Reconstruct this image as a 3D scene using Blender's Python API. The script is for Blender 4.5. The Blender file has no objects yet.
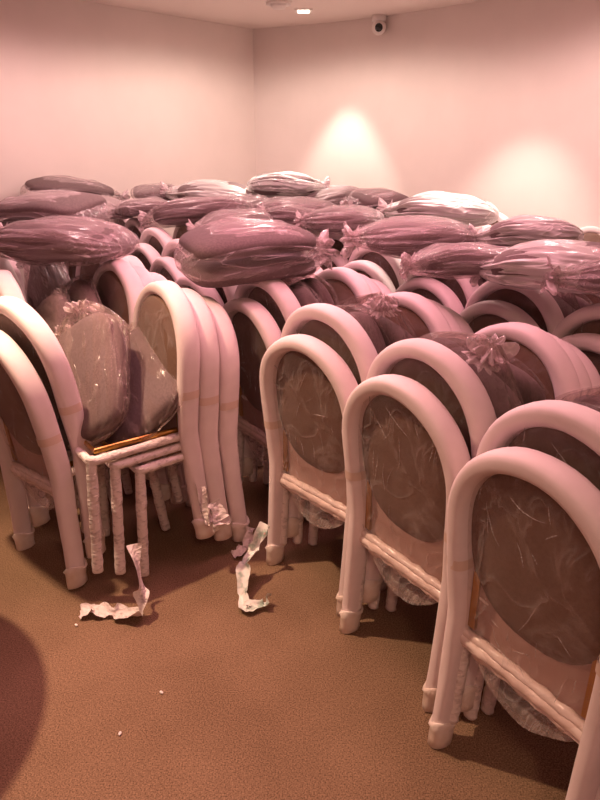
import bpy, bmesh, math, random
from mathutils import Vector, Matrix, noise
R = math.radians
random.seed(7)
S = bpy.context.scene
COL = S.collection

# ---------------------------------------------------------------- camera
cd = bpy.data.cameras.new('camera'); cam = bpy.data.objects.new('camera', cd); COL.objects.link(cam)
cam.location = (0, 0, 1.6); cam.rotation_euler = (R(90-22), 0, 0)
cd.sensor_fit = 'VERTICAL'; cd.sensor_height = 36; cd.lens = 36*650/800; cd.clip_start = .02
S.camera = cam
# ---------------------------------------------------------------- world, lights, exposure
w = bpy.data.worlds.new('world'); S.world = w; w.use_nodes = True
w.node_tree.nodes['Background'].inputs[0].default_value = (1, .62, .58, 1)
w.node_tree.nodes['Background'].inputs[1].default_value = .12
S.view_settings.view_transform = 'Standard'; S.view_settings.look = 'None'
S.view_settings.exposure = 0.0; S.view_settings.gamma = 1; S.view_settings.use_curve_mapping = False
CEIL = 2.6
def spot(name, loc, target, power, colr, size=60, blend=.5, rad=.04):
    l = bpy.data.lights.new(name, 'SPOT'); l.energy = power; l.color = colr
    l.spot_size = R(size); l.spot_blend = blend; l.shadow_soft_size = rad
    o = bpy.data.objects.new(name, l); COL.objects.link(o); o.location = loc
    o.rotation_euler = (Vector(target)-Vector(loc)).to_track_quat('-Z', 'Y').to_euler()
    return o
def area(name, loc, sx, sy, power, colr, rot=(0, 0, 0)):
    l = bpy.data.lights.new(name, 'AREA'); l.shape = 'RECTANGLE'; l.size = sx; l.size_y = sy
    l.energy = power; l.color = colr
    o = bpy.data.objects.new(name, l); COL.objects.link(o); o.location = loc; o.rotation_euler = rot
    return o
WARM = (1, .66, .44); PINK = (1, .42, .50)
spot('warm_downlight', (-1.25, 2.15, 2.56), (-.85, 1.35, 0), 300, WARM, 84, .8)
spot('warm_downlight', (.35, -.5, 2.56), (.3, 1.0, 0), 40, WARM, 110, .8, .08)
spot('wall_downlight', (.22, 6.50, 2.56), (.34, 6.66, 0), 125, (1, .85, .72), 58, .55)
spot('wall_downlight', (1.20, 4.98, 2.56), (1.44, 5.2, 0), 150, (1, .85, .72), 68, .6)
spot('pile_downlight', (-.05, 5.3, 2.56), (-.05, 5.1, 0), 190, (1, .86, .74), 50, .8)
spot('pile_downlight', (.95, 3.75, 2.56), (1.0, 3.6, 0), 170, (1, .86, .74), 62, .9)
area('pink_ceiling_light', (0.0, 2.6, 2.57), 1.6, 1.6, 52, PINK)
spot('added_wall_fill', (-1.3, 4.2, 2.56), (-1.3, 4.2, 0), 115, (1, .62, .60), 172, .3, .2)  # this and the next two: fill lamps added to brighten the walls
spot('added_wall_fill', (-.2, 5.6, 2.56), (-.2, 5.6, 0), 130, (1, .76, .66), 172, .3, .2)
spot('added_wall_fill', (1.4, 3.9, 2.56), (1.4, 3.9, 0), 120, (1, .66, .62), 172, .3, .2)
area('added_pink_fill', (0, -.8, 2.5), 2.0, 1.2, 13, (1, .5, .45))  # added fill behind the camera for the pink ambient light

# ---------------------------------------------------------------- materials
def mat(name, col, rough=.6, metal=0, spec=.4):
    m = bpy.data.materials.new(name); m.use_nodes = True
    b = m.node_tree.nodes['Principled BSDF']
    b.inputs['Base Color'].default_value = (*col, 1); b.inputs['Roughness'].default_value = rough
    b.inputs['Metallic'].default_value = metal; b.inputs['Specular IOR Level'].default_value = spec
    return m
def nd(m, t, **k):
    n = m.node_tree.nodes.new(t)
    for a, v in k.items():
        if a[0] == '_': n.inputs[a[1:]].default_value = v
        else: setattr(n, a, v)
    return n
def lk(m, a, b): m.node_tree.links.new(a, b)
def noise_mat(name, c1, c2, scale, rough=.7, bump=.2, dist=.01, metal=0, stretch=None, lo=.35, hi=.65, detail=5, spec=.4, c3=None):
    m = mat(name, c1, rough, metal, spec); b = m.node_tree.nodes['Principled BSDF']
    tc = nd(m, 'ShaderNodeTexCoord'); mp = nd(m, 'ShaderNodeMapping')
    if stretch: mp.inputs['Scale'].default_value = stretch
    lk(m, tc.outputs['Object'], mp.inputs[0])
    n = nd(m, 'ShaderNodeTexNoise', _Scale=scale, _Detail=detail); lk(m, mp.outputs[0], n.inputs['Vector'])
    r = nd(m, 'ShaderNodeValToRGB'); lk(m, n.outputs[0], r.inputs[0])
    r.color_ramp.elements[0].position = lo; r.color_ramp.elements[0].color = (*c1, 1)
    r.color_ramp.elements[1].position = hi; r.color_ramp.elements[1].color = (*c2, 1)
    if c3:
        e = r.color_ramp.elements.new(min(.99, hi+.08)); e.color = (*c3, 1)
    lk(m, r.outputs[0], b.inputs['Base Color'])
    if bump:
        bp = nd(m, 'ShaderNodeBump', _Strength=bump, _Distance=dist); lk(m, n.outputs[0], bp.inputs['Height']); lk(m, bp.outputs[0], b.inputs['Normal'])
    return m
M = {}
M['wall'] = noise_mat('painted_wall', (.73, .645, .60), (.76, .67, .625), 3, .7, .03)
M['ceiling'] = mat('ceiling_paint', (.78, .68, .63), .8)
# carpet: fine speckle over slow tone change
m = noise_mat('brown_carpet', (.10, .060, .037), (.40, .252, .158), 230, .95, .2, .002, lo=.3, hi=.75, spec=.1)
b = m.node_tree.nodes['Principled BSDF']
n2 = nd(m, 'ShaderNodeTexNoise', _Scale=2.2, _Detail=6); tc = [n for n in m.node_tree.nodes if n.type == 'TEX_COORD'][0]
lk(m, tc.outputs['Object'], n2.inputs['Vector'])
mx = nd(m, 'ShaderNodeMix', data_type='RGBA', blend_type='MULTIPLY'); mx.inputs[0].default_value = .55
rp = [n for n in m.node_tree.nodes if n.type == 'VALTORGB'][0]
r2 = nd(m, 'ShaderNodeValToRGB'); r2.color_ramp.elements[0].position = .35; r2.color_ramp.elements[0].color = (.6, .58, .55, 1); r2.color_ramp.elements[1].position = .6
lk(m, n2.outputs[0], r2.inputs[0]); lk(m, rp.outputs[0], mx.inputs[6]); lk(m, r2.outputs[0], mx.inputs[7]); lk(m, mx.outputs[2], b.inputs['Base Color'])
M['carpet'] = m
M['foam'] = noise_mat('packing_foam', (.78, .66, .65), (.83, .71, .70), 14, .62, .12, .004, spec=.25)
b = M['foam'].node_tree.nodes['Principled BSDF']; b.inputs['Subsurface Weight'].default_value = 0
M['fabric'] = noise_mat('taupe_fabric', (.15, .082, .056), (.185, .105, .072), 120, .85, .15, .002)
M['cushion'] = noise_mat('grey_cushion_fabric', (.13, .088, .088), (.17, .12, .118), 120, .85, .15, .002)
M['gold'] = noise_mat('gold_metal', (.62, .36, .10), (.45, .25, .07), 9, .28, .05, metal=1)
M['paper'] = noise_mat('wrapping_paper', (.78, .68, .64), (.42, .34, .32), 42, .6, .8, .01, lo=.52, hi=.72, stretch=(1, 1, 2.2))
M['print'] = noise_mat('printed_paper', (.80, .78, .72), (.30, .42, .34), 26, .55, .7, .008, lo=.50, hi=.66, c3=(.70, .35, .30))
M['tape'] = mat('brown_tape', (.62, .42, .32), .3)
M['endcap'] = noise_mat('film_foot_wrap', (.80, .70, .64), (.70, .56, .47), 20, .3, .6, .006)
M['white'] = mat('white_plastic', (.78, .72, .68), .4)
M['black'] = mat('black_glass', (.01, .01, .012), .12, 0, .6)
M['wood'] = mat('dark_wood', (.10, .05, .03), .5)
M['cloth'] = mat('brown_cloth', (.25, .13, .08), .8)
em = bpy.data.materials.new('lamp_glow'); em.use_nodes = True
bb = em.node_tree.nodes['Principled BSDF']; bb.inputs['Emission Color'].default_value = (1, .86, .7, 1); bb.inputs['Emission Strength'].default_value = 6
M['glow'] = em
def film_mat(name, lo, hi, scale, stretch, tint=(.92, .84, .82), bump=.9, edge=.35):
    m = bpy.data.materials.new(name); m.use_nodes = True; nt = m.node_tree
    nt.nodes.remove(nt.nodes['Principled BSDF']); out = nt.nodes['Material Output']
    tc = nd(m, 'ShaderNodeTexCoord'); mp = nd(m, 'ShaderNodeMapping'); mp.inputs['Scale'].default_value = stretch
    lk(m, tc.outputs['Object'], mp.inputs[0])
    wv = nd(m, 'ShaderNodeTexNoise', _Scale=scale, _Detail=3, _Distortion=1.4); lk(m, mp.outputs[0], wv.inputs['Vector'])
    # ridges: 1-|2n-1| sharpened
    a = nd(m, 'ShaderNodeMath', operation='MULTIPLY_ADD'); a.inputs[1].default_value = 2; a.inputs[2].default_value = -1; lk(m, wv.outputs[0], a.inputs[0])
    ab = nd(m, 'ShaderNodeMath', operation='ABSOLUTE'); lk(m, a.outputs[0], ab.inputs[0])
    mr = nd(m, 'ShaderNodeMapRange'); mr.inputs['From Min'].default_value = 0; mr.inputs['From Max'].default_value = .14
    mr.inputs['To Min'].default_value = 1; mr.inputs['To Max'].default_value = 0; lk(m, ab.outputs[0], mr.inputs[0])
    pw = nd(m, 'ShaderNodeMath', operation='POWER'); pw.inputs[1].default_value = 2; lk(m, mr.outputs[0], pw.inputs[0])
    bp = nd(m, 'ShaderNodeBump', _Strength=bump, _Distance=.012)
    ad = nd(m, 'ShaderNodeMath', operation='ADD'); lk(m, wv.outputs[0], ad.inputs[0])
    ml = nd(m, 'ShaderNodeMath', operation='MULTIPLY'); ml.inputs[1].default_value = .35; lk(m, pw.outputs[0], ml.inputs[0]); lk(m, ml.outputs[0], ad.inputs[1])
    lk(m, ad.outputs[0], bp.inputs['Height'])
    tr = nd(m, 'ShaderNodeBsdfTransparent'); tr.inputs[0].default_value = (.96, .93, .92, 1)
    pb = nd(m, 'ShaderNodeBsdfPrincipled'); pb.inputs['Base Color'].default_value = (*tint, 1); pb.inputs['Roughness'].default_value = .18
    pb.inputs['Specular IOR Level'].default_value = .8
    lk(m, bp.outputs[0], pb.inputs['Normal'])
    lw = nd(m, 'ShaderNodeLayerWeight', _Blend=.35); lk(m, bp.outputs[0], lw.inputs['Normal'])
    fr = nd(m, 'ShaderNodeMapRange'); fr.inputs['To Min'].default_value = lo; fr.inputs['To Max'].default_value = hi; lk(m, pw.outputs[0], fr.inputs[0])
    f2 = nd(m, 'ShaderNodeMath', operation='MULTIPLY_ADD'); f2.inputs[1].default_value = edge; lk(m, lw.outputs['Facing'], f2.inputs[0]); lk(m, fr.outputs[0], f2.inputs[2])
    f2.use_clamp = True
    ms = nd(m, 'ShaderNodeMixShader'); lk(m, f2.outputs[0], ms.inputs[0]); lk(m, tr.outputs[0], ms.inputs[1]); lk(m, pb.outputs[0], ms.inputs[2])
    lk(m, ms.outputs[0], out.inputs[0])
    return m
M['film'] = film_mat('clear_film', .03, .11, 6, (1, 1, .6), edge=.15)
M['bag'] = film_mat('bag_film', .13, .42, 7, (.32, 1.7, 1.7), (.80, .66, .67), edge=.25)
M['litbag'] = film_mat('light_whitened_bag_film', .42, .75, 5, (.4, 1.8, 1.8), (.90, .86, .83), edge=.3)  # whiter, more opaque film: strong light on the bags put into the colour
M['clearbag'] = film_mat('clear_bag_film', .05, .24, 6, (.4, 1.6, 1.6), (.50, .40, .37), edge=.14)
M['ruffle'] = film_mat('gathered_bag_film', .34, .62, 9, (.4, 1, 1), (.80, .66, .67))

# ---------------------------------------------------------------- mesh helpers
def mesh(name, verts, faces, m, smooth=True):
    me = bpy.data.meshes.new(name); me.from_pydata(verts, [], faces); me.materials.append(M[m] if isinstance(m, str) else m)
    bm = bmesh.new(); bm.from_mesh(me); bmesh.ops.recalc_face_normals(bm, faces=bm.faces); bm.to_mesh(me); bm.free()
    if smooth:
        for p in me.polygons: p.use_smooth = True
    me.update(); return me
def obj(name, me, parent=None, loc=None, rot=None):
    o = bpy.data.objects.new(name, me); COL.objects.link(o)
    if parent: o.parent = parent
    if loc: o.location = loc
    if rot: o.rotation_euler = rot
    return o
def tag(o, label, cat, group=None):
    o['label'] = label; o['category'] = cat
    if group: o['group'] = group
    return o
def struct(o, label, cat):
    o['kind'] = 'structure'; o['label'] = label; o['category'] = cat; return o
def thing(name, label, cat, loc=(0, 0, 0), rot=(0, 0, 0), group=None):
    o = bpy.data.objects.new(name, None); COL.objects.link(o); o.empty_display_size = .1
    o.location = loc; o.rotation_euler = rot; return tag(o, label, cat, group)
class MB:
    def __init__(s): s.v = []; s.f = []
    def rings(s, rings, closed=True, cap=True):
        b = len(s.v); n = len(rings[0])
        for r in rings: s.v += [tuple(p) for p in r]
        for i in range(len(rings)-1):
            for j in range(n if closed else n-1):
                k = (j+1) % n
                s.f.append((b+i*n+j, b+i*n+k, b+(i+1)*n+k, b+(i+1)*n+j))
        if cap and closed:
            s.f.append(tuple(b+j for j in range(n))); e = b+(len(rings)-1)*n; s.f.append(tuple(e+j for j in reversed(range(n))))
        return s
    def tube(s, pts, r, seg=10, crumple=0, seed=0, side=None):
        pts = [Vector(p) for p in pts]; rings = []
        for i, p in enumerate(pts):
            t = (pts[min(i+1, len(pts)-1)]-pts[max(i-1, 0)]).normalized()
            a = side or (Vector((0, 1, 0)) if abs(t.y) < .8 else Vector((0, 0, 1)))
            u = t.cross(a).normalized(); v = u.cross(t).normalized()
            rr = r(i/(len(pts)-1)) if callable(r) else r
            ru, rv = rr if isinstance(rr, tuple) else (rr, rr)
            ring = []
            for k in range(seg):
                an = 2*math.pi*k/seg; c = 1
                if crumple: c = 1+crumple*noise.noise(Vector((p.x*30+seed, p.y*30+math.cos(an)*2, p.z*30+math.sin(an)*2)))*1.5
                ring.append(p+u*math.cos(an)*ru*c+v*math.sin(an)*rv*c)
            rings.append(ring)
        return s.rings(rings)
    def box(s, c, d, rot=None):
        b = len(s.v); c = Vector(c)
        for x in (-1, 1):
            for y in (-1, 1):
                for z in (-1, 1):
                    p = Vector((x*d[0]/2, y*d[1]/2, z*d[2]/2))
                    if rot: p = rot @ p
                    s.v.append(tuple(c+p))
        s.f += [tuple(b+i for i in q) for q in ((0, 1, 3, 2), (4, 6, 7, 5), (0, 4, 5, 1), (2, 3, 7, 6), (0, 2, 6, 4), (1, 5, 7, 3))]
        return s
    def mesh(s, name, m, smooth=True): return mesh(name, s.v, s.f, m, smooth)
def lerp(a, b, t): return [a[i]+(b[i]-a[i])*t for i in range(len(a))]
def seg(a, b, n): return [lerp(a, b, i/(n-1)) for i in range(n)]

# ---------------------------------------------------------------- room
LW = [(-.47, 7.38), (-1.73, 5.92), (-3.3, 4.1), (-3.7, 1.5), (-3.7, -2.6)]
RW = [(-.47, 7.38), (.10, 7.10), (.63, 6.74), (1.02, 6.39), (1.40, 5.98), (1.85, 5.40), (2.25, 4.75), (2.6, 4.0), (2.85, 3.1), (2.95, 2.0), (3.0, -2.6)]
def wallmesh(name, pts, thick):
    mb = MB(); n = len(pts); off = []
    for i in range(n):
        t = (Vector(pts[min(i+1, n-1)])-Vector(pts[max(i-1, 0)])).normalized()
        off.append(Vector(pts[i])+Vector((-t.y, t.x))*thick)
    rings = [[(p[0], p[1], -.05), (p[0], p[1], CEIL+.02), (o.x, o.y, CEIL+.02), (o.x, o.y, -.05)] for p, o in zip(pts, off)]
    mb.rings(rings); return mb.mesh(name, 'wall', False)
def smooth_pts(p, k=4):
    out = []
    for i in range(len(p)-1):
        p0 = p[max(i-1, 0)]; p1 = p[i]; p2 = p[i+1]; p3 = p[min(i+2, len(p)-1)]
        for j in range(k):
            t = j/k
            out.append(tuple(.5*((2*p1[a])+(-p0[a]+p2[a])*t+(2*p0[a]-5*p1[a]+4*p2[a]-p3[a])*t*t+(-p0[a]+3*p1[a]-3*p2[a]+p3[a])*t**3) for a in (0, 1)))
    return out+[p[-1]]
struct(obj('wall_left', wallmesh('wall_left', LW, -.12)), 'plain pink-white wall on the left of the corner', 'wall')
struct(obj('wall_right', wallmesh('wall_right', smooth_pts(RW), .12)), 'gently curved pink-white wall right of the corner with two pools of light', 'wall')
struct(obj('wall_back', MB().box((-.35, -2.66, CEIL/2), (6.9, .12, CEIL+.04)).mesh('wall_back', 'wall', False)), 'plain wall behind the photographer', 'wall')
poly = [(-3.82, -2.72), (3.12, -2.72)]+[(x+.1, y+.1) for x, y in reversed(RW[1:-1])]+[(-.47, 7.52)]+[(x-.1, y+.05) for x, y in LW[1:-1]]
def slab(name, z0, z1, m):
    mb = MB(); mb.rings([[(x, y, z0) for x, y in poly], [(x, y, z1) for x, y in poly]]); return mb.mesh(name, m, False)
struct(obj('floor', slab('floor', -.08, 0, 'carpet')), 'brown speckled carpet floor', 'floor')
struct(obj('ceiling', slab('ceiling', CEIL, CEIL+.08, 'ceiling')), 'plain pale pink ceiling', 'ceiling')

# ---------------------------------------------------------------- chair parts (local: +Y is the way the seat faces)
HW = .215
def prof(z):      # front-back position of the rear leg at height z
    if z < .45: return -.032*(1-z/.45)**1.2
    return -.055*((z-.45)/.55)**1.2
def hwid(z):
    if z < .45: return HW-.012+.004*(z/.45)
    return HW-.008+.010*min(1, (z-.45)/.25)
def arch_pts(top=.972, spring=.73, z0=.03, inset=0, n=22, m=26):
    L = []
    for i in range(n):
        z = z0+(spring-z0)*i/(n-1); L.append((-(hwid(z)-inset), prof(z), z))
    P = list(L)
    a = hwid(spring)-inset; bz = top-spring-inset
    for i in range(1, m):
        t = math.pi*i/m; z = spring+bz*math.sin(t)**.92; P.append((-a*math.cos(t), prof(z), z))
    P += [(-x, y, z) for x, y, z in reversed(L)]
    return P
def foam_mesh(seed):
    mb = MB(); pts = [Vector(p) for p in arch_pts()]; rings = []; N = 20
    for i, p in enumerate(pts):
        t = (pts[min(i+1, len(pts)-1)]-pts[max(i-1, 0)]).normalized()
        u = t.cross(Vector((0, 1, 0))).normalized(); v = u.cross(t).normalized(); ring = []
        for k in range(N):
            an = 2*math.pi*(k+.5)/N; c, s_ = math.cos(an), math.sin(an)
            e = .72; kz = .86+.14*min(1, max(0, (p.z-.15)/.5)); ru = .0265*kz; rv = .041*kz
            wob = 1+.09*noise.noise(Vector((p.x*7+seed*3.1, p.z*7+c, s_)))
            ring.append(p+u*(abs(c)**e*(1 if c > 0 else -1)*ru*wob)+v*(abs(s_)**e*(1 if s_ > 0 else -1)*rv*wob))
        rings.append(ring)
    return mb.rings(rings).mesh('foam_sleeve', 'foam')
def pad_mesh():
    # oval upholstered back: domed both sides
    cz, a, bz = .722, HW-.014, .238; mb = MB(); rings = []
    for i in range(9):
        ph = -math.pi/2+math.pi*i/8; ring = []
        rr = max(.02, math.cos(ph))**.45; yy = .026*math.sin(ph)
        for k in range(36):
            an = 2*math.pi*k/36; c, s_ = math.cos(an), math.sin(an)
            x = a*rr*abs(c)**.82*(1 if c > 0 else -1); z = cz+bz*rr*abs(s_)**.86*(1 if s_ > 0 else -1)
            ring.append((x, prof(z)+.018+yy, z))
        rings.append(ring)
    mb.rings(rings); return mb.mesh('backrest', 'fabric')
def film_mesh(seed):
    mb = MB(); NX, NZ = 26, 40
    for side in (-1, 1):
        b = len(mb.v)
        for j in range(NZ+1):
            for i in range(NX+1):
                s_ = -1+2*i/NX; t = j/NZ
                zb = .255+.13*abs(s_)**2.0+.012*noise.noise(Vector((s_*2, seed, side)))
                zt = .73+(.972-.73-.02)*math.sqrt(max(0, 1-s_*s_*.92)) if side else 0
                z = zb+(zt-zb)*t; x = s_*(hwid(z)-.012)
                base = .036 if side > 0 else -.012
                bulge = (1-s_*s_)*(.028 if z > .5 else .018)
                nz = noise.noise(Vector((x*9+seed*5, side*3+z*2, z*7)))*.010+noise.noise(Vector((x*26, side+seed, z*17)))*.005
                y = prof(z)+.010+side*(.014+bulge)+nz*(1-abs(s_)**4)
                if t < .1: y = y*(t/.1)+(prof(z)+.01)*(1-t/.1)
                mb.v.append((x, y, z))
        for j in range(NZ):
            for i in range(NX):
                q = b+j*(NX+1)+i; mb.f.append((q, q+1, q+NX+2, q+NX+1))
    rr = random.Random(seed*11+5)
    nf = len(mb.f)
    for c in range(22):
        x = rr.uniform(-.15, .15); z = rr.uniform(.40, .88); a = rr.choice([rr.gauss(1.35, .3), rr.gauss(1.8, .3), rr.uniform(0, 3.1)]); L = rr.uniform(.03, .13); cv = rr.uniform(-5, 5); wd = rr.uniform(.0006, .0022)
        b = len(mb.v); n = 9
        for q in range(n):
            t = q/(n-1); aa = a+cv*L*(t-.5)*1.5
            x += math.cos(aa)*L/n; z += math.sin(aa)*L/n
            s_ = max(-1, min(1, x/(hwid(z)-.012))); nz = noise.noise(Vector((x*9+seed*5, -3+z*2, z*7)))*.010+noise.noise(Vector((x*26, seed-1, z*17)))*.005
            y = prof(z)+.010-(.014+(1-s_*s_)*(.028 if z > .5 else .018))+nz*(1-abs(s_)**4)-.0015
            k = wd*math.sin(math.pi*(t*.96+.02)); mb.v += [(x-math.sin(aa)*k, y, z+math.cos(aa)*k), (x, y-.002*math.sin(math.pi*t), z), (x+math.sin(aa)*k, y, z-math.cos(aa)*k)]
        for q in range(n-1):
            for e in (0, 1): o_ = b+q*3+e; mb.f.append((o_, o_+1, o_+4, o_+3))
    me = mb.mesh('plastic_cover', 'film'); me.materials.append(M['crease_glint']); me.materials.append(M['hem'])
    for p in me.polygons:
        if p.index >= nf: p.material_index = 1
        elif p.index % (NX*NZ) < NX*3: p.material_index = 2
    return me
def wrapbar(p, q, r, seed, n=26, crumple=.10, mat_='paper', name='rail'):
    # paper wound in a spiral around a bar
    mb = MB(); f = lambda t: r*(1+.05*abs(math.sin(t*math.pi*n/2.2+seed))+.05*math.sin(t*9+seed))
    mb.tube(seg(p, q, n*2), f, 12, crumple, seed); return mb
def stretcher_mesh():
    mb = MB()
    for dz, dy, r in ((0, 0, .016), (.019, .004, .013), (-.019, .003, .012)):
        mb.tube(seg((-.20, -.004+dy, .375+dz), (.20, -.004+dy, .375+dz), 30), lambda t: r*(1+.1*math.sin(t*40)), 10, .25, dz*100)
    return mb.mesh('stretcher', 'wrapped')
M['wrapped'] = noise_mat('film_wrapped_bar', (.78, .62, .56), (.86, .74, .70), 5, .25, .5, .006, stretch=(.3, 4, 6))
def seat_frame_mesh():
    mb = MB()
    c = [(-.19, .02, .445), (-.205, .375, .445), (.205, .375, .445), (.19, .02, .445)]
    for k in range(3):
        a = wrapbar(c[k], c[k+1], .0155, k*2.3, 22); b = len(mb.v); mb.v += a.v; mb.f += [tuple(b+i for i in f) for f in a.f]
    return mb.mesh('seat_frame', 'paper')
def gold_mesh():
    mb = MB(); mb.tube([(-.172, .03, .466), (-.172, .345, .466), (.172, .345, .466), (.172, .03, .466)], (.009, .011), 8, side=Vector((0, 0, 1)))
    return mb.mesh('metal_frame', 'gold', False)
def upright_mesh(s_):
    return MB().box((s_*(HW-.045), .012, .50), (.022, .022, .17)).mesh('metal_upright', 'gold', False)
def front_leg_mesh(s_):
    return wrapbar((s_*.20, .370, .46), (s_*.192, .405, .012), .019, s_*1.7, 26).mesh('leg', 'paper')
def band_mesh(s_):
    mb = MB(); rings = []
    for z in (.595, .625):
        rings.append([(s_*hwid(z)+.0285*math.cos(a)*abs(math.cos(a))**-.24, prof(z)+.0415*math.sin(a)*abs(math.sin(a))**-.24, z) for a in [2*math.pi*(k+.5)/20 for k in range(20)]])
    return mb.rings(rings, cap=False).mesh('tape_band', 'bandtape')
M['bandtape'] = mat('translucent_tape', (.72, .55, .47), .3)
def foot_mesh(s_, seed):
    mb = MB(); rings = []
    for i, (z, k) in enumerate([(0, .9), (.003, 1.0), (.03, 1.0), (.06, 1.02), (.082, 1.2), (.085, 1.05)]):
        rings.append([(s_*hwid(z)+.0275*k*math.cos(a)*(1+.12*noise.noise(Vector((math.cos(a)*2+seed, math.sin(a)*2, z*25)))),
                       prof(z)+.040*k*math.sin(a)*(1+.12*noise.noise(Vector((math.cos(a)*2, math.sin(a)*2+seed, z*25)))),
                       z+(.014*math.sin(a*2+seed) if i > 3 else 0)) for a in [2*math.pi*q/18 for q in range(18)]])
    mb.rings(rings); return mb.mesh('foot_wrap', 'endcap')
def board_mesh():
    mb = MB(); rings = []
    for y in (.012, .024):
        ring = []
        for i in range(13): s_ = -1+2*i/12; ring.append((s_*.19, y, .39))
        for i in range(13): s_ = 1-2*i/12; ring.append((s_*.19, y+prof(.56), .545+.07*abs(s_)**2))
        rings.append(ring)
    mb.rings(rings); return mb.mesh('backrest_lining', 'lining', False)

M['crease_glint'] = film_mat('film_crease_glint', .22, .5, 30, (1, 1, 1), edge=.2)  # pale ribbons along film creases, painted in place of bright highlights
M['hem'] = film_mat('film_hem', .12, .3, 12, (1, 1, 1), edge=.3)
M['lining'] = mat('pinkish_lining', (.42, .27, .235), .7)
foams = [foam_mesh(i) for i in range(4)]; films = [film_mesh(i) for i in range(4)]
PAD, STR, SF, GOLD, BOARD = pad_mesh(), stretcher_mesh(), seat_frame_mesh(), gold_mesh(), board_mesh()
BANDS = [band_mesh(s_) for s_ in (-1, 1)]; UPR = [upright_mesh(s_) for s_ in (-1, 1)]
LEGS = [front_leg_mesh(s_) for s_ in (-1, 1)]; FEET = [foot_mesh(s_, s_*3) for s_ in (-1, 1)]
def chair_proto(k, lite):
    t = bpy.data.objects.new('banquet_chair', None); t.empty_display_size = .1
    parts = [('foam_sleeve', foams[k]), ('backrest', PAD), ('seat_frame', SF), ('plastic_cover', films[k])]
    if not lite: parts += [('stretcher', STR), ('metal_frame', GOLD), ('metal_upright', UPR[0]), ('metal_upright', UPR[1]), ('tape_band', BANDS[0]), ('tape_band', BANDS[1]), ('backrest_lining', BOARD), ('leg', LEGS[0]), ('leg', LEGS[1]), ('foot_wrap', FEET[0]), ('foot_wrap', FEET[1])]
    return t, [bpy.data.objects.new(n, me) for n, me in parts]
PROTO = {}
def chair(k, lite, loc, rz, label, group, tilt=0, roll=0):
    if (k, lite) not in PROTO: PROTO[(k, lite)] = chair_proto(k, lite)
    t, parts = PROTO[(k, lite)]
    r = t.copy(); COL.objects.link(r); r.location = loc; r.rotation_euler = (tilt, roll, rz)
    tag(r, label, 'chair', group)
    for p in parts:
        c = p.copy(); COL.objects.link(c); c.parent = r
    return r

# ---------------------------------------------------------------- bagged cushions
def droop(x, y, seed):
    return -(.22+.12*math.sin(seed*2.3))*x*x-.10*math.sin(seed)*x*y+.012*noise.noise(Vector((x*4, y*4, seed)))
def cushion_mesh(L, W, T, seed):
    mb = MB(); rings = []; N = 32
    for i in range(19):
        ph = -math.pi/2+math.pi*i/18; x = L/2*abs(math.sin(ph))**.6*(1 if ph > 0 else -1); c = max(.02, math.cos(ph))**.36; ct = max(.02, math.cos(ph))**.52; ring = []
        for k in range(N):
            an = 2*math.pi*k/N; ca, sa = math.cos(an), math.sin(an)
            y = W/2*c*abs(ca)**.6*(1 if ca > 0 else -1); z = T/2*ct*abs(sa)**.8*(1 if sa > 0 else -1)
            z *= 1+.22*noise.noise(Vector((x*5+seed, y*5, 0)))
            ring.append((x, y, z+droop(x, y, seed)))
        rings.append(ring)
    return mb.rings(rings).mesh('cushion', 'cushion')
def bag_mesh(L, W, T, seed, tail=.10, m='bag'):
    mb = MB(); rings = []; N = 96; NX = 52
    x0, x1 = -L/2-.035, L/2+tail
    for i in range(NX+1):
        t = i/NX; x = x0+(x1-x0)*t
        if x < 0: q = (-x)/(-x0); ew = max(.0, 1-q**5)**.5*.88+.12; eh = max(0, 1-q**2.6)**.65*.86+.14
        elif x < L/2-.08: ew = 1; eh = max(0, 1-(x/(L/2+.03))**3)**.5
        else:
            q = (x-(L/2-.08))/(x1-(L/2-.08)); h0 = max(0, 1-((L/2-.08)/(L/2+.03))**3)**.5
            ew = (1-q**1.3)*.91+.09; eh = h0*(1-q)+.19*q
        g = min(1, max(0, (x+.05)/(L/2+tail)))**1.5
        hw = (W/2+.008)*ew; ht = (T/2+.008)*eh; ring = []
        for k in range(N):
            an = 2*math.pi*k/N; ca, sa = math.cos(an), math.sin(an)
            pl = 1+.34*g*noise.noise(Vector((ca*4.5, sa*4.5, seed*3+x*1.2)))+.20*g*noise.noise(Vector((ca*11, sa*11, seed*5+x)))
            tw = noise.noise(Vector((x*2.2-ca*1.6, ca*5+seed, sa*5)))*.010
            nn = noise.noise(Vector((x*6+seed*7, ca*4, sa*4)))*.011+noise.noise(Vector((x*9+seed*3, ca*15, sa*15)))*.0065+tw
            y = hw*abs(ca)**.65*(1 if ca > 0 else -1)*pl+nn*ca*1.4; z = ht*abs(sa)**.8*(1 if sa > 0 else -1)*pl+nn*sa
            ring.append((x, y, z+droop(x, y, seed)))
        rings.append(ring)
    mb.rings(rings); return mb.mesh('plastic_bag', m)
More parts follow.
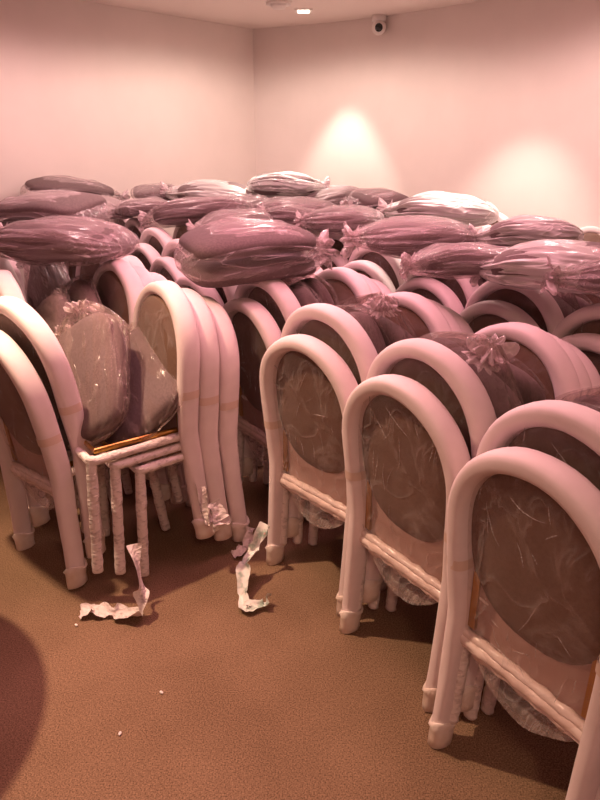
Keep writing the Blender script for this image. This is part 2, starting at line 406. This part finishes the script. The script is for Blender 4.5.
def knot_mesh(x, size, seed):
    # gathered neck swelling into a crumpled rosette
    mb = MB(); rings = []; N = 84
    for i in range(20):
        t = i/19; xx = x-.05+size*1.9*(t if t < .7 else .7-(t-.7)*.9)
        r = .055-.17*t if t < .2 else .021+size*math.sin(min(1, (t-.2)/.6)*math.pi*.5)
        if t > .7: r *= 1-(t-.7)*2.7
        ring = []
        for k in range(N):
            an = 2*math.pi*k/N; ca, sa = math.cos(an), math.sin(an)
            pl = 1+.55*noise.noise(Vector((ca*4, sa*4, seed+t*.8)))+.45*t*noise.noise(Vector((ca*10, sa*10, seed+t*2)))+.25*t*noise.noise(Vector((ca*2, sa*2, seed*2+t*5)))
            ring.append((xx+.05*t*noise.noise(Vector((ca*3, sa*3, seed+t*3))), r*pl*ca, r*pl*sa+droop(min(xx, x), 0, seed)))
        rings.append(ring)
    mb.rings(rings, cap=False); return mb.mesh('knot', 'ruffle')
BAGS = []
for k, (L, W, T, n, fm) in enumerate([(.48, .42, .13, 1, 'bag'), (.50, .42, .20, 2, 'bag'), (.52, .40, .15, 1, 'bag'), (.46, .40, .12, 1, 'bag'), (.50, .42, .15, 1, 'litbag'),
                                      (.48, .42, .13, 1, 'clearbag'), (.46, .42, .10, 1, 'clearbag')]):
    if n == 2: cm = cushion_mesh(L, W, T/2-.002, k); parts = [('cushion', cm, (0, 0, T/4)), ('cushion', cm, (0, 0, -T/4))]
    else: parts = [('cushion', cushion_mesh(L, W, T, k), (0, 0, 0))]
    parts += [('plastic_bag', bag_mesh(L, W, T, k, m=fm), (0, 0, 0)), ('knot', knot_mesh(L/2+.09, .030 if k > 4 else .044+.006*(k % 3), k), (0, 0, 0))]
    BAGS.append(parts)
BP = {}
def bagged(k, loc, rot, label, group='bagged cushions lying on top of the stacks', scale=(1, 1, 1)):
    if k not in BP:
        t = bpy.data.objects.new('bagged_cushion', None); t.empty_display_size = .1; ps = []
        for nm, me, lo in BAGS[k]:
            o = bpy.data.objects.new(nm, me); o.location = lo; ps.append(o)
        BP[k] = (t, ps)
    t, ps = BP[k]; r = t.copy(); COL.objects.link(r); r.location = loc; r.rotation_euler = rot; r.scale = scale
    tag(r, label, 'cushion', group)
    last = None
    for p in ps:
        c = p.copy(); COL.objects.link(c); c.parent = last if p.name.startswith('knot') else r
        if p.name.startswith('plastic_bag'): last = c
    return r

# ---------------------------------------------------------------- rows of stacks
YAW = R(-53)
ORD = ['nearest', 'second', 'third', 'fourth', 'fifth', 'sixth', 'seventh', 'eighth', 'ninth', 'tenth']
ROWS = {
 'front row': [(.535, 1.205), (.315, 1.67), (.055, 2.08), (-.175, 2.60), (-.46, 3.09), (-.68, 3.58), (-.92, 4.08), (-1.15, 4.58), (-1.38, 5.08)],
 'second row': [(1.02, 2.08), (.83, 2.56), (.63, 3.03), (.38, 3.48), (.20, 3.93), (-.02, 4.42), (-.24, 4.9), (-.46, 5.4), (-.68, 5.9)],
 'third row': [(1.58, 2.92), (1.38, 3.38), (1.14, 3.84), (.95, 4.29), (.74, 4.76), (.50, 5.24), (.28, 5.72)],
 'far right row': [(2.0, 3.95), (1.70, 4.55), (1.42, 5.05)],
}
rnd = random.Random(3)
def stack_away(base, yaw, who, lite, count, seed, tilt=0, roll=0):
    n = Vector((math.cos(yaw+math.pi/2), math.sin(yaw+math.pi/2), 0))
    for j in range(count):
        p = Vector((*base, 0))+n*(.088*j); p.z = .09*j
        pos = ('lower' if j == 0 else 'upper')+' of pair'
        chair((seed+j) % 4, lite, p, yaw+R(rnd.uniform(-1.5, 1.5)), f'foam-wrapped arched chair showing its back, {pos}, {who}', 'stacked chairs showing their backs', tilt, roll)
def stack_facing(base, yaw, who, lite, count, seed, dist=.56, low=(0, .035, .07), tilt=0, roll=0):
    n = Vector((math.cos(yaw+math.pi/2), math.sin(yaw+math.pi/2), 0))
    zs = [.03, .075, .12] if low is None else low
    for j in range(count):
        p = Vector((*base, 0))+n*(dist-.080*j); p.z = zs[j]
        pos = ('bottom one', 'middle one', 'top one')[j] if count == 3 else 'single one'
        chair((seed+j+1) % 4, lite, p, yaw+math.pi+R(rnd.uniform(-2, 2)), f'foam-wrapped arched chair facing the camera side, {pos}, {who}', 'stacked chairs facing the camera side', tilt, roll)
def standing(base, yaw, who, k, along, lean, z, side, lab, seed, spin=0):
    n = Vector((math.cos(yaw+math.pi/2), math.sin(yaw+math.pi/2), 0)); d = Vector((math.cos(yaw), math.sin(yaw), 0))
    p = Vector((*base, 0))+n*along+d*side; p.z = z
    # bag's long axis up, its thickness along the row of backs
    e = (Matrix.Rotation(yaw, 3, 'Z') @ Matrix.Rotation(lean, 3, 'X') @ Matrix.Rotation(spin, 3, 'Y') @ Matrix(((0, 1, 0), (0, 0, 1), (1, 0, 0)))).to_euler()
    bagged(k, p, e, lab, 'bagged cushions standing on the seat frames')
for rn, lst in ROWS.items():
    for i, b in enumerate(lst):
        lite = (rn == 'front row' and i > 5) or (rn == 'second row' and i > 3) or rn in ('third row', 'far right row')
        who = f'{ORD[i]} stack of {rn}'
        yaw = {0: R(-57), 1: R(-54), 2: R(-50)}.get(i, YAW) if rn == 'front row' else YAW
        stack_away(b, yaw, who, lite, 2, i)
        nf = 3 if (rn == 'front row' and i < 5) else 1
        stack_facing(b, yaw, who, lite, nf, i+1)
        if (rn == 'front row' and i < 4) or (rn == 'second row' and i in (1, 2)):
            standing(b, yaw, who, 5, .165, R(5), .79+.01*(i%2), 0, f'bagged grey cushion standing upright on seat frames, nearer one, {who}', i, R((172, 25, 160, 70, -55, 20)[i]))
            standing(b, yaw, who, 6, .285, R(7), .80, .01, f'bagged grey cushion standing upright on seat frames, farther one, {who}', i+1, R((8, -170, 15, -25, 50, -70)[i]))
# left block
yA = math.atan2(.76, .65)-math.pi/2
for i, (b, y) in enumerate([((-.985, 2.205), yA), ((-1.27, 2.68), R(-58)), ((-1.52, 3.18), YAW), ((-1.74, 3.68), YAW), ((-1.97, 4.18), YAW)]):
    who = f'{ORD[i]} stack at left edge'
    stack_away(b, y, who, i > 2, 2, i, *((R(2.5), R(-3.5)) if i == 0 else (0, 0)))
yB = math.atan2(.86, .5)-math.pi/2
for i, (b, y) in enumerate([((-.525, 2.37), R(-54)), ((-.85, 2.87), R(-50)), ((-1.08, 3.35), YAW), ((-1.30, 3.85), YAW), ((-1.53, 4.35), YAW)]):
    n = Vector((math.cos(y+math.pi/2), math.sin(y+math.pi/2), 0))
    base = (b[0]-n.x*.44, b[1]-n.y*.44)
    stack_facing(base, y, f'{ORD[i]} stack left of front row', i > 2, 3, i+2, .60, (.02, .06, .10), *((0, R(3.5)) if i == 0 else (0, 0)))

# ---------------------------------------------------------------- wall camera, ceiling fittings
t = thing('security_camera', 'small white dome security camera with black lens under the ceiling on the right wall', 'camera', (.70, 6.60, 2.6))
mb = MB(); mb.tube([(0, 0, 0), (0, 0, -.045)], .062, 24); obj('mount', mb.mesh('mount', 'white'), t)
def ball(c, r, n=14, sq=1):
    mb = MB(); rings = []
    for i in range(n+1):
        a = -math.pi/2+math.pi*i/n; rr = max(.001, r*math.cos(a)); rings.append([(c[0]+rr*math.cos(q), c[1]+rr*math.sin(q), c[2]+r*sq*math.sin(a)) for q in [2*math.pi*k/24 for k in range(24)]])
    return mb.rings(rings)
obj('housing', ball((0, -.01, -.095), .062).mesh('housing', 'white'), t)
dv = (Vector((0, 0, 1.6))-Vector((.70, 6.6, 2.5))).normalized()
lens = obj('lens', MB().tube([(0, 0, 0), (0, 0, .016)], .034, 20).mesh('lens', 'black'), t)
lens.location = Vector((0, -.01, -.095))+dv*.052; lens.rotation_euler = dv.to_track_quat('Z', 'Y').to_euler()
t = thing('recessed_downlight', 'small glowing square recessed downlight in the ceiling', 'ceiling light', (.03, 6.35, 2.6))
obj('trim_ring', MB().box((0, 0, -.004), (.15, .15, .008)).mesh('trim_ring', 'white', False), t)
obj('lamp', MB().box((0, 0, -.011), (.10, .10, .006)).mesh('lamp', 'glow', False), t)
t = thing('smoke_detector', 'round white ceiling detector beside the downlight', 'smoke detector', (-.17, 6.0, 2.6))
obj('base', MB().tube([(0, 0, 0), (0, 0, -.02)], .10, 28).mesh('base', 'white'), t)
obj('cover', MB().tube([(0, 0, -.02), (0, 0, -.03), (0, 0, -.045)], lambda q: .07-.02*q, 28).mesh('cover', 'white'), t)

wA = 'leaning between the two leftmost stacks'
standing((-1.035, 2.21), yA, '', 5, .22, R(-30), .74, .10, 'grey cushion in crumpled clear bag leaning on the back of the leftmost front arches', 0, R(-34))
standing((-1.035, 2.21), yA, '', 6, .39, R(-40), .69, .19, 'second grey bagged cushion leaning beside it above the exposed gilt seat rail', 0, R(-60))
# bagged cushions lying across the arches: (variant, x, y, z, yaw, roll, pitch, scale, label)
LIE = [
    (2, -1.058, 2.995, 1.17, 160.4, -0.8, -0.8, (1.09, 1.04, 1.05), 'large grey bagged cushion lying at left edge, in front of two similar ones'),
    (1, -1.474, 3.934, 1.19, 160.8, -5.2, 1.2, (1.25, 1.12, 1.05), 'grey bagged cushion lying at left edge directly behind the large one'),
    (1, -1.784, 5.276, 1.2, 28.4, 3.6, 5.1, (1.25, 1.12, 1.05), 'flat dark bagged cushion lying farthest back against the left wall'),
    (0, -1.331, 4.565, 1.17, 147.8, 5.4, -9.8, (0.75, 0.88, 0.81), 'small-looking bagged cushion wedged right of the flat dark one by left wall'),
    (3, -1.026, 4.496, 1.17, 10.6, -4.7, 1.7, (0.75, 0.88, 0.81), 'short bagged cushion in the middle of the left wall side'),
    (0, -1.101, 5.276, 1.2, 18.8, 3.9, 2.5, (0.75, 0.88, 0.81), 'dark bagged cushion peeping over others beside the left wall'),
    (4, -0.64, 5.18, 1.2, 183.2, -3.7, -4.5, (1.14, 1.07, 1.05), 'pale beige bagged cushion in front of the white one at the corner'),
    (0, -0.611, 4.243, 1.17, 173.6, 8.8, 6.8, (1.19, 1.09, 1.05), 'long mauve bagged cushion with its gathered neck pointing left'),
    (3, -0.367, 3.839, 1.15, 191.7, -5.0, 5.8, (0.82, 0.91, 0.86), 'mauve bagged cushion partly under the big puffy one'),
    (1, -0.218, 2.713, 1.17, 22.6, 3.1, -2.6, (1.03, 1.02, 1.02), 'big puffy mauve double-cushion bag lying over the middle of the front row'),
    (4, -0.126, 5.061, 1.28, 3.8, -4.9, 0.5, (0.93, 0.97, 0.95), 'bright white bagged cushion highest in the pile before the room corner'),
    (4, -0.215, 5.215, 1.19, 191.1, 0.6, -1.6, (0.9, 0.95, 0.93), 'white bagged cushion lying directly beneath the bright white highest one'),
    (2, 0.23, 5.034, 1.19, 203.0, 0.9, 8.1, (0.79, 0.9, 0.84), 'dark bagged cushion with pale crumpled neck right of the white highest one'),
    (3, -0.33, 4.458, 1.18, 45.3, 0.1, -0.7, (0.75, 0.88, 0.81), 'small dark purple bagged cushion below the white ones'),
    (0, -0.013, 4.366, 1.17, 182.4, -0.8, 0.3, (1.0, 1.0, 1.0), 'mauve bagged cushion lying in the middle behind the knotted dark ones'),
    (3, 0.0, 4.054, 1.16, 171.4, 3.8, -7.7, (0.75, 0.88, 0.81), 'mauve bagged cushion with round gathered end, left of the knotted dark one'),
    (2, 0.256, 3.81, 1.17, 170.0, 1.5, 2.2, (0.75, 0.88, 0.81), 'dark mauve bagged cushion whose round knot faces the camera, centre of pile'),
    (2, 0.555, 3.123, 1.17, 179.5, -0.3, 0.7, (0.93, 0.97, 0.95), 'long dark bagged cushion with pink knotted left end, right of centre'),
    (1, 0.526, 4.559, 1.19, 206.9, -3.7, -0.7, (0.75, 0.88, 0.81), 'grey-brown bagged cushion behind the long dark one'),
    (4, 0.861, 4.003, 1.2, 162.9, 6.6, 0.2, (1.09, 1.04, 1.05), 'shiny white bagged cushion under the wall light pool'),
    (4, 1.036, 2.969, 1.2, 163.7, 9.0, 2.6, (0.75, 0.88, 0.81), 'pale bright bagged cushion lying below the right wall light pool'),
    (0, 0.648, 2.5, 1.17, 177.6, 4.9, 1.8, (0.75, 0.88, 0.81), 'bagged cushion with pink gathered left end, left of the big pale one'),
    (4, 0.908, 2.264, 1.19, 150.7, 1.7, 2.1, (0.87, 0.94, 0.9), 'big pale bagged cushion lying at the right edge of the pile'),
    (3, 1.031, 2.154, 1.2, 195.1, -3.2, -1.4, (0.75, 0.88, 0.81), 'bagged cushion cut off by the right edge of the photo'),
]
for k, x, y, z, yw, rl, pt, sc, lab in LIE:
    bagged(k, (x, y, z), (R(rl), R(pt), R(yw)), lab, scale=sc)

standing((-1.27, 2.68), R(-58), '', 5, .20, R(-8), .74, 0, 'grey bagged cushion standing upright behind the leftmost front stack', 0, R(70))
standing((-1.27, 2.68), R(-58), '', 6, .34, R(-8), .76, .05, 'plastic-draped grey cushion standing upright left of the exposed gilt rail stack', 1, R(-60))
standing((-1.52, 3.18), YAW, '', 0, .26, R(-8), .82, .05, 'dark bagged cushion standing upright under the large one at the left edge', 1, R(-60))

# ---------------------------------------------------------------- invented table, unseen left of the frame, added to cast a floor shadow
t = thing('added_shadow_table', 'invented small round brown-clothed table left of the frame, added to cast a curved shadow', 'table', (-1.33, 1.58, 0))
obj('tabletop', MB().tube([(0, 0, .715), (0, 0, .75)], .43, 48).mesh('tabletop', 'wood', False), t)
obj('pedestal', MB().tube([(0, 0, .03), (0, 0, .08), (0, 0, .4), (0, 0, .715)], lambda q: .05-.015*q, 20).mesh('pedestal', 'gold'), t)
obj('base', MB().tube([(0, 0, 0), (0, 0, .03)], .24, 32).mesh('base', 'wood', False), t)

# ---------------------------------------------------------------- loose wrapping paper
def strip(pts, wd, seed, m, name, label, twist=1.0):
    mb = MB(); n = 46; rings = []; P = [Vector(p) for p in pts]
    for i in range(n):
        u = i/(n-1)*(len(P)-1); k = min(int(u), len(P)-2); f = u-k; f = f*f*(3-2*f)
        c = P[k].lerp(P[k+1], f); t = (P[min(k+1, len(P)-1)]-P[k]).normalized()
        sd = t.cross(Vector((0, 0, 1))).normalized() if abs(t.z) < .9 else Vector((.8, -.6, 0))
        a = twist*noise.noise(Vector((u*.8, seed, 0)))*2.4; up = sd.cross(t).normalized()
        ww = wd*(.75+.5*noise.noise(Vector((u*2, seed, 3)))); ring = []
        for j in range(9):
            s_ = -1+j/4; cr = .011*noise.noise(Vector((u*5, s_*2.5, seed)))+.006*noise.noise(Vector((u*13, s_*6, seed)))
            q = c+(sd*math.cos(a)+up*math.sin(a))*s_*ww+up*(cr+.012*s_*s_)
            q.z = max(.003+.001*j, q.z); ring.append(q)
        rings.append(ring)
    mb.rings(rings, closed=False); o = obj(name, mb.mesh(name, m)); return tag(o, label, 'paper')
strip([(-.60, 1.98, .24), (-.565, 1.90, .10), (-.565, 1.86, .02), (-.66, 1.87, .018), (-.74, 1.89, .02), (-.79, 1.88, .012)], .036, 1, 'paper', 'paper_strip', 'crumpled white paper strip trailing on the carpet from the nested wrapped legs')
strip([(-.13, 2.17, .20), (-.175, 2.12, .12), (-.215, 2.06, .09), (-.215, 1.98, .02), (-.20, 1.90, .012), (-.13, 1.92, .02), (-.115, 1.95, .03)], .030, 5, 'print', 'paper_strip', 'curled printed paper strip hanging beside the first foam foot of the middle pair')
strip([(-.20, 2.30, .10), (-.22, 2.25, .03), (-.27, 2.22, .012)], .028, 9, 'paper', 'paper_scrap', 'small white paper scrap on the carpet behind the curled strip')
strip([(-.42, 2.25, .42), (-.38, 2.16, .26), (-.35, 2.14, .22), (-.36, 2.18, .36)], .018, 12, 'paper', 'paper_strip', 'loose paper loop hanging under the exposed seat rails')
strip([(-.33, 2.10, .34), (-.30, 2.08, .27), (-.31, 2.1, .22)], .045, 14, 'paper', 'paper_wad', 'crumpled paper wad stuck on the foam legs right of the exposed seat')
for x, y, lab in [(-.79, 1.83, 'tiny pale crumb on the carpet just below the trailing paper strip'), (-.43, 1.53, 'tiny pale crumb in the middle of the open carpet'), (-.52, 1.38, 'pale flattened crumb on the carpet nearest the bottom edge of the photo')]:
    o = obj('crumb', ball((0, 0, .003), .006, 6, .5).mesh('crumb', 'white')); o.location = (x, y, .001); o.scale = (1.3, .8, 1); o.rotation_euler = (0, 0, x*9)
    tag(o, lab, 'crumb', 'pale crumbs scattered on the open carpet')
